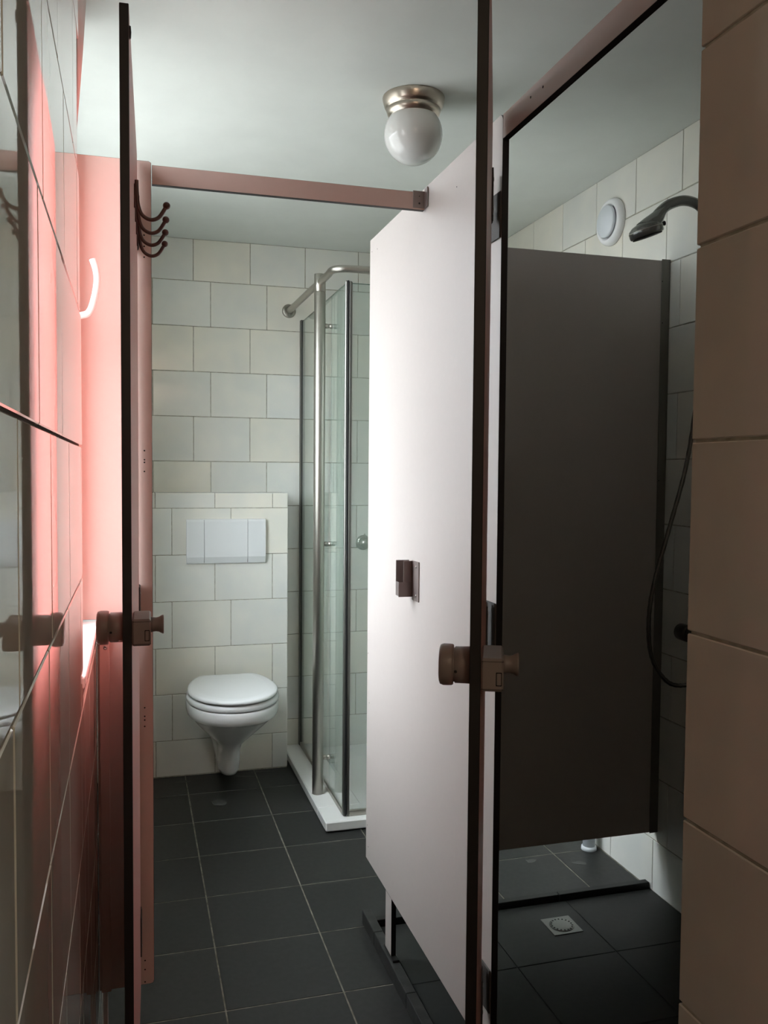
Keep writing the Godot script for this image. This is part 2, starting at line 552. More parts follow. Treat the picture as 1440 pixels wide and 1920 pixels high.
# ------------------------------------------------------------------ setting
func build_shell() -> void:
	var FR := -1.7 # depth of the wall behind the camera
	# floor
	var fl := struct("floor", box_mesh(Vector3(-0.4, -0.15, -DB - 0.15), Vector3(1.75, -0.0012, -FR + 0.15), M.floor_grout, 0.0), "anthracite square floor tiles with pale thin joints", "floor")
	tile_field(fl, "tile", M.floor_tiles, Vector3.ZERO, Vector3.RIGHT, Vector3.FORWARD, Vector3.UP, XL, XR, FR, DB, 3.5791, 0.2964, 0.2964, func(_r): return 0.2136, 0.0036, 0.008)
	# the floor of the shower cubicle: darker tiles with dark joints
	part("shower_bed", box_mesh(Vector3(0.667, -0.0005, -2.373), Vector3(XR - 0.001, 0.0012, -0.795), M.curb_seal, 0.0), fl)
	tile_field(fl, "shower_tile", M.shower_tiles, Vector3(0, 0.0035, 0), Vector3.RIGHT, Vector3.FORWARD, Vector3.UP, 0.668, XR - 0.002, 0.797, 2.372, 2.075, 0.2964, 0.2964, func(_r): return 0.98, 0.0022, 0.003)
	# dried grout left on the tiles near the toilet
	var smears := [[Vector2(0.322, 3.463), 0.026, 0.035, 0.5], [Vector2(0.20, 3.735), 0.035, 0.012, 0.1], [Vector2(0.455, 3.74), 0.05, 0.008, -0.3], [Vector2(0.545, 3.775), 0.055, 0.006, -0.1], [Vector2(1.30, 2.66), 0.018, 0.012, 0.3], [Vector2(1.45, 2.60), 0.024, 0.014, -0.4]]
	for q in smears:
		var s := Soup.new()
		var ring := []
		var lower := []
		for j in 14:
			var t := TAU * j / 14
			var k := 0.75 + 0.45 * rng.randf()
			var p := Vector2(cos(t) * q[1] * k, sin(t) * q[2] * k).rotated(q[3])
			ring.append(Vector3(q[0].x + p.x, 0.0005, -(q[0].y + p.y)))
			lower.append(Vector3(q[0].x + p.x * 1.04, -0.0004, -(q[0].y + p.y * 1.04)))
		add_grid(s, [lower, ring])
		part("grout_smear", solid(s, M.smear), fl)
	# ceiling
	struct("ceiling", box_mesh(Vector3(-0.4, CEIL, -DB - 0.15), Vector3(1.75, CEIL + 0.15, -FR + 0.15), M.ceiling, 0.0), "smooth white painted ceiling", "ceiling")
	# left wall: the tiled part beside the camera, the low part under the window, and the part beyond it
	var wl := struct("wall_left", box_mesh(Vector3(-0.36, 0.0, -W0), Vector3(XL - 0.004, CEIL, -FR + 0.1), M.dark_grout, 0.0), "glossy white tiled wall running up to the window recess", "wall")
	part("parapet", box_mesh(Vector3(-0.36, 0.0, -W1), Vector3(XL - 0.004, 0.98, -W0), M.dark_grout, 0.0), wl)
	part("lintel", box_mesh(Vector3(-0.36, 2.32, -W1), Vector3(XW + 0.03, CEIL, -W0), M.plaster, 0.0), wl)
	part("far_pier", box_mesh(Vector3(-0.36, 0.0, -DB - 0.1), Vector3(XL - 0.004, CEIL, -W1), M.plaster, 0.0), wl)
	# upright joints differ from row to row; rows counted from the joint at 1.755 m
	var joints := {2: 1.02, 1: 1.02, 0: 1.01, -1: 1.082, -2: 1.032, -3: 1.132, -4: 1.098}
	var jl := func(r): return joints.get(r, 1.03 if r % 2 else 1.1)
	var ends := {2: 1.40, 1: 1.40, 0: 1.352, -1: 1.392, -2: 1.414, -3: 1.408}
	for r in range(-4, 3):
		var v0 := 1.755 + r * 0.2
		var e: float = ends.get(r, 1.405)
		tile_field(wl, "tile", M.gloss_tiles, Vector3(XL, 0, 0), Vector3.FORWARD, Vector3.UP, Vector3.RIGHT, 0.02, e, v0, minf(v0 + 0.2, CEIL), v0, 0.2505, 0.2, func(_q): return jl.call(r), 0.0032, 0.006, 0.0012)
	tile_field(wl, "tile", M.gloss_tiles, Vector3(XL, 0, 0), Vector3.FORWARD, Vector3.UP, Vector3.RIGHT, 0.02, 3.8, 0.0, 0.955, 0.155, 0.2505, 0.2, func(r): return 1.098 if r % 2 else 1.02, 0.0032, 0.006, 0.001)
	tile_field(wl, "tile", M.gloss_tiles, Vector3(XL, 0, 0), Vector3.FORWARD, Vector3.UP, Vector3.RIGHT, -1.6, 0.02, 0.0, CEIL, 0.155, 0.2505, 0.2, func(r): return 0.0 if r % 2 else 0.076, 0.0032, 0.006, 0.001)
	tile_field(wl, "tile", M.tiles, Vector3(XL, 0, 0), Vector3.FORWARD, Vector3.UP, Vector3.RIGHT, W1, DB, 0.955, CEIL, 0.155, 0.2505, 0.2, func(r): return 3.0 if r % 2 else 3.076)
	# a mortar wedge closing the uneven tile ends at the top of the recess
	var wedge := panel_mesh([Vector2(1.352, 1.80), Vector2(1.43, 1.875), Vector2(1.56, 2.01), Vector2(1.69, 2.16), Vector2(1.86, CEIL - 0.001), Vector2(1.40, CEIL - 0.001), Vector2(1.40, 1.96)], 0.05, M.plaster, M.plaster, M.plaster)
	part("mortar_wedge", wedge, wl, Transform3D(Basis(Vector3.FORWARD, Vector3.UP, Vector3.RIGHT), Vector3(XL - 0.051, 0, 0)))
	# back wall
	var wb := struct("wall_back", box_mesh(Vector3(-0.36, 0.0, -DB - 0.12), Vector3(1.75, CEIL, -DB - 0.0022), M.grout, 0.0), "cream tiled wall behind the toilet and the glass shower", "wall")
	tile_field(wb, "tile", M.tiles, Vector3(0, 0, -DB), Vector3.RIGHT, Vector3.UP, Vector3.BACK, XL, XR, 0.0, CEIL, 0.1612, 0.2518, 0.2, func(r): return 0.2642 if r % 2 == 0 else 0.3400, 0.0032, 0.006, 0.0008)
	# right wall
	var wr := struct("wall_right", box_mesh(Vector3(XR + 0.0022, 0.0, -DB - 0.1), Vector3(XR + 0.15, CEIL, -0.6), M.grout, 0.0), "cream tiled wall with the round vent and the shower", "wall")
	tile_field(wr, "tile", M.tiles, Vector3(XR, 0, 0), Vector3.FORWARD, Vector3.UP, Vector3.LEFT, 0.8, DB, 0.0, CEIL, 0.165, 0.2515, 0.2, func(r): return 2.29 if r % 2 == 0 else 2.365, 0.0032, 0.006, 0.0008)
	# the short entry wall beside the camera
	var we := struct("wall_entry", box_mesh(Vector3(XE + 0.0014, 0.0, -0.786), Vector3(XR + 0.15, CEIL, -FR + 0.1), M.grout, 0.004), "shaded glossy tiled wall end beside the dark shower cubicle", "wall")
	tile_field(we, "tile", M.entry_tiles, Vector3(XE, 0, 0), Vector3.FORWARD, Vector3.UP, Vector3.RIGHT * -1.0, -1.6, 0.789, 0.0, CEIL, 0.1537, 0.2515, 0.2, func(_r): return 0.789, 0.0032, 0.006, 0.0012)
	tile_field(we, "tile", M.tiles, Vector3(0, 0, -0.79), Vector3.RIGHT, Vector3.UP, Vector3.FORWARD, XE + 0.006, XR, 0.0, CEIL, 0.1537, 0.2515, 0.2, func(r): return 0.6 if r % 2 else 0.7)
	# behind the camera
	struct("wall_front", box_mesh(Vector3(-0.4, 0.0, -FR), Vector3(1.75, CEIL, -FR + 0.12), M.plaster, 0.0), "plain plastered wall closing the end of the entry passage", "wall")

func build_window() -> void:
	var w := Node3D.new()
	w.name = "window_1"
	w.set_meta("kind", "structure")
	tag(w, "white framed window in the deep recess beside the pink panels", "window")
	add_child(w)
	var y0 := 1.0
	var y1 := 2.32
	var fr := 0.05
	var bar := func(lo: Vector3, hi: Vector3, called: String) -> void:
		part(called, box_mesh(lo, hi, M.window_frame, 0.004), w)
	for q in [[W0, 1.868], [2.16, W1]]:
		bar.call(Vector3(XW - 0.03, y0, -q[1]), Vector3(XW + 0.03, y0 + fr, -q[0]), "bottom_rail")
		bar.call(Vector3(XW - 0.03, y1 - fr, -q[1]), Vector3(XW + 0.03, y1, -q[0]), "top_rail")
		bar.call(Vector3(XW - 0.03, y0 + fr, -q[1]), Vector3(XW + 0.03, y1 - fr, -q[1] + 0.03), "stile")
	bar.call(Vector3(XW - 0.03, y0 + fr, -W0 - 0.03), Vector3(XW + 0.03, y1 - fr, -W0), "stile")
	# two casements either side of a plastered pier
	part("pier", box_mesh(Vector3(-0.36, 0.98, -2.16), Vector3(-0.120, y1, -1.868), M.plaster, 0.004), w)
	for q in [[W0 + 0.03, 1.838], [2.16, W1 - 0.03]]:
		part("pane", box_mesh(Vector3(XW - 0.003, y0 + fr, -q[1]), Vector3(XW + 0.001, y1 - fr, -q[0]), M.window_glass, 0.0), w)
	# the white bent lever that reaches into the room
	var hd := 1.845
	var p := spline([Vector3(XW + 0.028, 1.619, -1.853), Vector3(-0.19, 1.615, -hd), Vector3(-0.135, 1.621, -hd), Vector3(-0.096, 1.625, -hd), Vector3(-0.080, 1.634, -hd), Vector3(-0.0705, 1.662, -hd), Vector3(-0.0655, 1.695, -hd), Vector3(-0.0675, 1.717, -hd), Vector3(-0.074, 1.737, -hd)], 6)
	var s := Soup.new()
	add_tube(s, p, 0.0066, 12)
	var hnd := part("handle", solid(s, M.window_frame), w)
	part("rose", box_mesh(Vector3(XW + 0.029, 1.57, -1.867), Vector3(XW + 0.038, 1.645, -1.840), M.window_frame, 0.003), hnd)
	var sill := struct("trim_1", box_mesh(Vector3(XW - 0.03, 0.98, -W1), Vector3(-0.0725, 1.0, -W0), M.sill, 0.003), "bright white sill board of the window recess", "window sill")
	part("nosing", box_mesh(Vector3(-0.0735, 0.987, -1.906), Vector3(-0.0703, 1.001, -W0 - 0.006), M.sill, 0.003), sill)

# ------------------------------------------------------------------ cubicles
func screw_holes(parent: Node, pts: Array, n: Vector3, r := 0.0016, m: Material = null) -> void:
	for p: Vector3 in pts:
		part("screw_hole", lathe([[r, -0.0005], [r, 0.00025], [0.0, 0.0003]], m if m else M.hole, n, p, 10), parent)

func build_cubicles() -> void:
	# pilaster between the window and the toilet door
	var D := 1.92
	var pil := thing("cubicle_pilaster", "narrow pink front panel between the window and the toilet doorway", "panel", at(Vector3(0, 0, -D)))
	var poly := [Vector2(XL + 0.001, BOT), Vector2(0.033, BOT), Vector2(0.039, BOT + 0.002), Vector2(0.041, BOT + 0.008), Vector2(0.041, TOP - 0.006), Vector2(0.036, TOP - 0.003), Vector2(-0.121, TOP - 0.003), Vector2(-0.121, 1.004), Vector2(-0.0655, 1.004), Vector2(-0.0655, 0.974), Vector2(XL + 0.001, 0.974)]
	part("panel", panel_mesh(poly, TH, M.pink, M.white_laminate, M.core), pil, at(Vector3(0, 0, -TH)))
	part("wall_batten", box_mesh(Vector3(-0.0685, BOT, 0.0002), Vector3(-0.0485, 0.972, 0.009), M.pink, 0.001), pil)
	part("screw", lathe([[0.0045, 0.0], [0.0042, 0.0012], [0.0018, 0.002], [0.0015, 0.0012], [0.0, 0.001]], M.screw, Vector3(0, 0, 1), Vector3(-0.0565, 0.945, 0.009), 14), pil)
	part("leg", box_mesh(Vector3(-0.066, 0.0, -0.013), Vector3(-0.056, BOT, 0.0), M.white_laminate, 0.001), pil)
	var hp := []
	for y in [1.8115, 1.7883, 1.766, 1.3606, 1.3414, 1.3358, 1.3166, 0.8096, 0.791, 0.7829, 0.769, 0.2533, 0.2332, 0.2056]:
		hp.append(Vector3(0.0262 - (1.8 - y) * 0.003, y, 0.0))
	screw_holes(pil, hp, Vector3(0, 0, 1), 0.0017)
	# header over the toilet doorway
	var hr := thing("header_rail", "slim pink rail over the toilet doorway", "rail", at(Vector3(0, 0, -D)), "pink header rails of the cubicles")
	part("board", panel_mesh(round_rect(0.0425, 1.918, 0.645, 1.958, [0, 0, 0, 0]), TH, M.pink, M.pink, M.core), hr, at(Vector3(0, 0, -TH)))
	var br := part("angle_bracket", box_mesh(Vector3(0.617, 1.922, 0.0004), Vector3(0.6465, 1.960, 0.0024), M.zinc, 0.0004), hr)
	part("flange", box_mesh(Vector3(0.6442, 1.922, 0.0004), Vector3(0.6466, 1.966, 0.021), M.zinc, 0.0004), br)
	screw_holes(br, [Vector3(0.632, 1.932, 0.0025)], Vector3(0, 0, 1), 0.0022)
	screw_holes(br, [Vector3(0.632, 1.948, 0.0025)], Vector3(0, 0, 1), 0.0012)
	# the long partition between toilet and shower
	var pt := thing("cubicle_divider", "long white partition panel standing between the toilet and the dark shower cubicle", "panel", at(Vector3(0.648, 0, 0)))
	# local x of the mesh runs along the depth
	var toward := Basis(Vector3.FORWARD, Vector3.UP, Vector3.RIGHT) # x -> -z, y -> y, z -> +x
	part("panel", panel_mesh(round_rect(1.487, BOT, 2.405, TOP + 0.003, [0.0, 0.0, 0.0, 0.014]), TH, M.white_laminate, M.white_laminate, M.core), pt, Transform3D(toward, Vector3.ZERO))
	part("leg", panel_mesh(round_rect(2.143, 0.046, 2.198, BOT, [0, 0, 0, 0]), TH, M.white_laminate, M.white_laminate, M.core), pt, Transform3D(toward, Vector3.ZERO))
	part("foot", box_mesh(Vector3(-0.002, 0.041, -2.205), Vector3(0.016, 0.047, -2.12), M.steel_dark, 0.001), pt)
	for y in [1.79, 1.035, 0.335]:
		var lf := part("hinge_leaf", box_mesh(Vector3(-0.0034, y - 0.042, -1.556), Vector3(-0.0002, y + 0.042, -1.489), M.hinge, 0.0008), pt)
		for k in [-0.03, 0.03]:
			part("screw", lathe([[0.0042, 0], [0.0038, 0.001], [0.0, 0.0012]], M.screw, Vector3(-1, 0, 0), Vector3(-0.0034, y + k, -1.535), 10), lf)
	# strike for the toilet lock
	var st := part("strike_plate", box_mesh(Vector3(-0.0024, 1.013, -1.989), Vector3(-0.0002, 1.108, -1.938), M.zinc, 0.0005), pt)
	part("catch", box_mesh(Vector3(-0.036, 1.020, -1.9885), Vector3(-0.0024, 1.056, -1.9865), M.zinc, 0.0005), st)
	part("catch", box_mesh(Vector3(-0.024, 1.056, -1.9885), Vector3(-0.0024, 1.107, -1.9865), M.zinc, 0.0005), st)
	part("catch_back", box_mesh(Vector3(-0.036, 1.022, -2.012), Vector3(-0.0024, 1.107, -2.010), M.zinc, 0.0005), st)
	part("catch_side", box_mesh(Vector3(-0.036, 1.022, -2.010), Vector3(-0.034, 1.056, -1.9885), M.zinc, 0.0005), st)
	for k in [1.026, 1.095]:
		part("screw", lathe([[0.0035, 0], [0.0032, 0.001], [0.0, 0.0014]], M.screw, Vector3(-1, 0, 0), Vector3(-0.0024, k, -1.957), 10), st)
	screw_holes(pt, [Vector3(-0.0001, 1.93, -2.33), Vector3(-0.0001, 1.935, -2.385), Vector3(-0.0001, 1.94, -2.0), Vector3(-0.0001, 1.91, -1.72), Vector3(-0.0001, 1.10, -2.39), Vector3(-0.0001, 0.80, -2.395), Vector3(-0.0001, 0.66, -2.38), Vector3(-0.0001, 0.30, -2.39), Vector3(-0.0001, 0.24, -2.38)], Vector3(-1, 0, 0), 0.0014)
	# doors
	make_door("open cubicle door edge-on beside the window, with brown coat hooks inside", Vector3(0.0125, 0, -1.9045), Vector3(-0.0016, 0, -1.295))
	make_door("half-open shower cubicle door edge-on before the white partition", Vector3(0.6335, 0, -1.500), Vector3(0.3868, 0, -0.930))
	# coat hooks on the inside of the first door
	var names := ["nearest the free edge of the door", "second from the free edge of the door", "second from the hinges of the door", "nearest the hinges of the door"]
	for i in 4:
		var d := 1.585 + 0.088 * i
		var xf := -0.0016 + 0.0141 * (d - 1.295) / 0.6095
		make_hook("reddish brown ball-tipped coat hook " + names[i], Vector3(xf, 1.7655, -d), Vector3.RIGHT)

func build_toilet() -> void:
	# tiled box that hides the cistern
	var bx := thing("cistern_box", "low cream tiled box carrying the flush plate and the toilet", "wall box", at(Vector3(0, 0, -DBOX)))
	part("core", box_mesh(Vector3(XL + 0.002, 0.0, -(DB - DBOX) + 0.001), Vector3(0.6565, 1.2205, -0.002), M.grout, 0.0), bx)
	tile_field(bx, "tile", M.tiles, Vector3.ZERO, Vector3.RIGHT, Vector3.UP, Vector3.BACK, XL + 0.002, 0.6585, 0.004, 1.2225, 0.1588, 0.2495, 0.2, func(r): return 0.1598 if r % 2 == 0 else 0.3407, 0.0028, 0.006, 0.001)
	tile_field(bx, "top_tile", M.tiles, Vector3(0, 1.2235, 0), Vector3.RIGHT, Vector3.FORWARD, Vector3.UP, XL + 0.002, 0.6585, 0.0, DB - DBOX - 0.002, 0.0, 0.2495, 0.2, func(_r): return 0.3407, 0.0028, 0.006)
	tile_field(bx, "side_tile", M.tiles, Vector3(0.6590, 0, 0), Vector3.FORWARD, Vector3.UP, Vector3.RIGHT, 0.006, DB - DBOX - 0.002, 0.004, 1.2225, 0.1588, 0.2495, 0.2, func(_r): return 0.006, 0.0028, 0.006)
	# flush plate
	var fp := thing("flush_plate", "white plastic flush plate with two grooves, above the toilet", "flush plate", at(Vector3(0.3885, 1.0165, -DBOX)))
	var W := 0.1685
	var H := 0.096
	var sec := func(x0: float, x1: float, called: String) -> void:
		var s := Soup.new()
		# side profile: bevel at the top, face, lip at the bottom
		var prof := [Vector2(0.0005, -H), Vector2(0.008, -H), Vector2(0.0115, -H + 0.003), Vector2(0.0225, -H + 0.029), Vector2(0.0225, -H + 0.031), Vector2(0.0215, H - 0.010), Vector2(0.018, H - 0.003), Vector2(0.010, H), Vector2(0.0005, H)]
		var rows := []
		for x in [x0, x1]:
			var r := []
			for p: Vector2 in prof:
				r.append(Vector3(x, p.y, p.x))
			rows.append(r)
		add_grid(s, rows, true, true, true, -1)
		part(called, solid(s, M.plastic), fp)
	sec.call(-W, -W + 0.0735, "end_cover")
	sec.call(-W + 0.0752, W - 0.0782, "flush_button")
	sec.call(W - 0.0763, W, "end_cover")
	part("back_frame", box_mesh(Vector3(-W + 0.004, -H + 0.004, 0.0003), Vector3(W - 0.004, H - 0.004, 0.012), M.gap, 0.001), fp)
	# toilet
	var t := thing("toilet", "white wall-hung toilet with closed lid", "toilet", at(Vector3(0, 0, 0)))
	var cx := 0.386
	var s := Soup.new()
	var rows := []
	# y, front depth, front half width, half width at the wall
	for q in [[0.047, 3.640, 0.026, 0.024], [0.052, 3.614, 0.039, 0.032], [0.07, 3.600, 0.046, 0.042], [0.11, 3.588, 0.047, 0.060], [0.155, 3.570, 0.048, 0.078], [0.19, 3.540, 0.054, 0.094], [0.22, 3.495, 0.075, 0.105], [0.25, 3.452, 0.102, 0.114], [0.28, 3.410, 0.127, 0.122], [0.305, 3.372, 0.146, 0.128], [0.325, 3.342, 0.160, 0.130], [0.338, 3.322, 0.168, 0.132], [0.345, 3.303, 0.176, 0.134], [0.352, 3.292, 0.181, 0.135], [0.365, 3.286, 0.183, 0.136], [0.392, 3.283, 0.184, 0.136], [0.399, 3.288, 0.181, 0.134]]:
		rows.append(section(q[1], DBOX - 0.002, cx, q[2], q[3], q[0]))
	add_grid(s, rows)
	part("bowl", solid(s, M.porcelain), t)
	s = Soup.new()
	rows = []
	for q in [[0.4025, -0.005], [0.4035, 0.0], [0.410, 0.003], [0.419, 0.003], [0.4245, -0.001], [0.426, -0.006]]:
		rows.append(oval(3.288, 3.742, cx, 0.181, q[0], q[1]))
	add_grid(s, rows)
	part("seat_ring", solid(s, M.seat), t)
	s = Soup.new()
	rows = []
	for q in [[0.4325, -0.010], [0.4335, -0.001], [0.438, 0.001], [0.443, 0.0005], [0.447, -0.004], [0.449, -0.014], [0.450, -0.04]]:
		rows.append(oval(3.281, 3.748, cx, 0.178, q[0], q[1]))
	add_grid(s, rows)
	part("lid", solid(s, M.seat), t)
	for sx in [-1.0, 1.0]:
		part("lid_hinge", lathe([[0.0, 0.0], [0.012, 0.0], [0.012, 0.026], [0.009, 0.03], [0.0, 0.03]], M.seat, Vector3.UP, Vector3(cx + sx * 0.078, 0.398, -3.762), 18), t)
		part("buffer", box_mesh(Vector3(cx + sx * 0.11 - 0.008, 0.4255, -3.44), Vector3(cx + sx * 0.11 + 0.008, 0.433, -3.41), M.plastic, 0.001), t)

func build_shower_cabin() -> void:
	var tray_y := 0.04
	var GX := 0.752
	var GD := 3.10
	var tr := thing("shower_tray", "low white shower tray in the corner under the glass", "shower tray", at(Vector3(0.672, 0, -DB)))
	var L := XR - 0.672 - 0.002
	var Dp := DB - 3.058
	part("rim", box_mesh(Vector3(0, 0.004, Dp - 0.15), Vector3(L, tray_y, Dp), M.tray, 0.004), tr)
	part("rim", box_mesh(Vector3(0, 0.004, 0.001), Vector3(0.17, tray_y, Dp - 0.15), M.tray, 0.004), tr)
	part("basin", box_mesh(Vector3(0.17, 0.004, 0.001), Vector3(L, 0.016, Dp - 0.15), M.tray, 0.004), tr)
	part("foot_gap", box_mesh(Vector3(0.01, 0.0, 0.01), Vector3(L - 0.01, 0.005, Dp - 0.008), M.gap, 0.0), tr)
	var e := thing("shower_enclosure", "glass corner shower with steel pole and curved stay bar", "shower", at(Vector3(0, tray_y, 0)))
	var T := 2.012 - tray_y
	part("wall_profile", box_mesh(Vector3(GX - 0.009, 0, -DB + 0.001), Vector3(GX + 0.009, T, -DB + 0.026), M.profile, 0.002), e)
	part("profile_seal", box_mesh(Vector3(GX - 0.004, 0, -DB + 0.026), Vector3(GX + 0.0085, T - 0.006, -DB + 0.034), M.seal, 0.001), e)
	var g1 := part("side_glass", box_mesh(Vector3(GX - 0.003, 0.018, -DB + 0.03), Vector3(GX + 0.003, T - 0.01, -3.36), M.glass, 0.0), e)
	part("edge", box_mesh(Vector3(GX - 0.003, T - 0.0098, -DB + 0.03), Vector3(GX + 0.003, T - 0.008, -3.36), M.glass_edge, 0.0), g1)
	var g2 := part("door_glass", box_mesh(Vector3(GX - 0.003, 0.018, -3.352), Vector3(GX + 0.003, T - 0.01, -GD - 0.01), M.glass, 0.0), e)
	part("edge", box_mesh(Vector3(GX - 0.003, T - 0.0098, -3.352), Vector3(GX + 0.003, T - 0.008, -GD - 0.01), M.glass_edge, 0.0), g2)
	part("bottom_rail", box_mesh(Vector3(GX - 0.007, 0.0, -DB + 0.03), Vector3(GX + 0.007, 0.02, -GD - 0.008), M.steel, 0.002), e)
	part("corner_profile", box_mesh(Vector3(GX - 0.009, 0.004, -GD - 0.008), Vector3(GX + 0.004, T - 0.002, -GD + 0.006), M.profile, 0.003), e)
	part("corner_seal", box_mesh(Vector3(GX - 0.002, 0.004, -GD + 0.003), Vector3(GX + 0.0045, T - 0.002, -GD + 0.0085), M.seal, 0.001), e)
	part("corner_profile", box_mesh(Vector3(GX + 0.0045, 0.004, -GD - 0.006), Vector3(GX + 0.017, T - 0.004, -GD + 0.008), M.profile, 0.003), e)
	var g3 := part("front_glass", box_mesh(Vector3(GX + 0.014, 0.018, -GD - 0.003), Vector3(XR - 0.004, T - 0.012, -GD + 0.003), M.glass, 0.0), e)
	part("edge", box_mesh(Vector3(GX + 0.014, T - 0.0118, -GD - 0.003), Vector3(XR - 0.004, T - 0.010, -GD + 0.003), M.glass_edge, 0.0), g3)
	part("bottom_rail", box_mesh(Vector3(GX + 0.016, 0.0, -GD - 0.007), Vector3(XR - 0.004, 0.022, -GD + 0.007), M.steel, 0.002), e)
	# the round pole outside the glass
	var px := 0.703
	var pd := 3.3545
	var r := 0.0222
	part("pole", lathe([[0.0, 0.0], [r, 0.0], [r, 2.013 - tray_y], [r - 0.001, 2.0145 - tray_y]], M.steel, Vector3.UP, Vector3(px, 0, -pd), 32), e)
	part("pole_head", lathe([[r - 0.001, 2.0155 - tray_y], [r, 2.017 - tray_y], [r, 2.083 - tray_y], [0.0, 2.085 - tray_y]], M.steel, Vector3.UP, Vector3(px, 0, -pd), 32), e)
	for y in [1.886, 1.035, 0.184]:
		var c := part("glass_clamp", lathe([[0.0, 0.0], [0.0095, 0.0], [0.0095, 0.014], [0.007, 0.0145], [0.007, 0.019], [0.0095, 0.0195], [0.0095, 0.028], [0.0, 0.028]], M.steel, Vector3.RIGHT, Vector3(px + r - 0.002, y - tray_y, -pd), 18), e)
		part("nut", lathe([[0.0, 0.0], [0.009, 0.0], [0.009, 0.012], [0.0, 0.013]], M.steel, Vector3.RIGHT, Vector3(GX + 0.003, y - tray_y, -pd), 18), c)
	var ty := 2.052 - tray_y
	var path := [Vector3(0.692, ty, -DB + 0.004), Vector3(0.699, ty, -3.5), Vector3(0.703, ty, -pd), Vector3(0.704, ty, -3.2)]
	for k in 9:
		var a := PI / 2 * k / 8
		path.append(Vector3(0.704 + 0.055 * (1 - cos(a)), ty + 0.003, -3.165 + 0.055 * sin(a)))
	path.append(Vector3(0.95, ty + 0.003, -3.11))
	path.append(Vector3(XR - 0.004, ty + 0.003, -3.11))
	part("stay_bar", tube(path, 0.0135, M.steel, 18), e)
	part("flange", lathe([[0.0, 0.0], [0.031, 0.0], [0.031, 0.006], [0.027, 0.011], [0.0165, 0.012], [0.0165, 0.018], [0.0, 0.018]], M.steel, Vector3(0, 0, 1), Vector3(0.692, ty, -DB + 0.0005), 32), e)
	# mixer on the back wall inside the glass
	var mx := thing("shower_mixer", "round steel shower mixer seen through the glass by the partition edge", "mixer", at(Vector3(1.052, 0.985, -DB)))
	part("rose", lathe([[0.0, 0.0], [0.036, 0.0], [0.034, 0.008], [0.0, 0.009]], M.steel, Vector3(0, 0, 1), Vector3.ZERO, 28), mx)
	part("knob", lathe([[0.0, 0.009], [0.026, 0.009], [0.026, 0.030], [0.0225, 0.031], [0.0225, 0.035], [0.026, 0.036], [0.025, 0.052], [0.0, 0.054]], M.steel, Vector3(0, 0, 1), Vector3.ZERO, 28), mx)
	part("lever", tube([Vector3(-0.005, 0.022, 0.045), Vector3(-0.006, 0.036, 0.047), Vector3(-0.006, 0.044, 0.05)], 0.0035, M.steel, 10), mx)

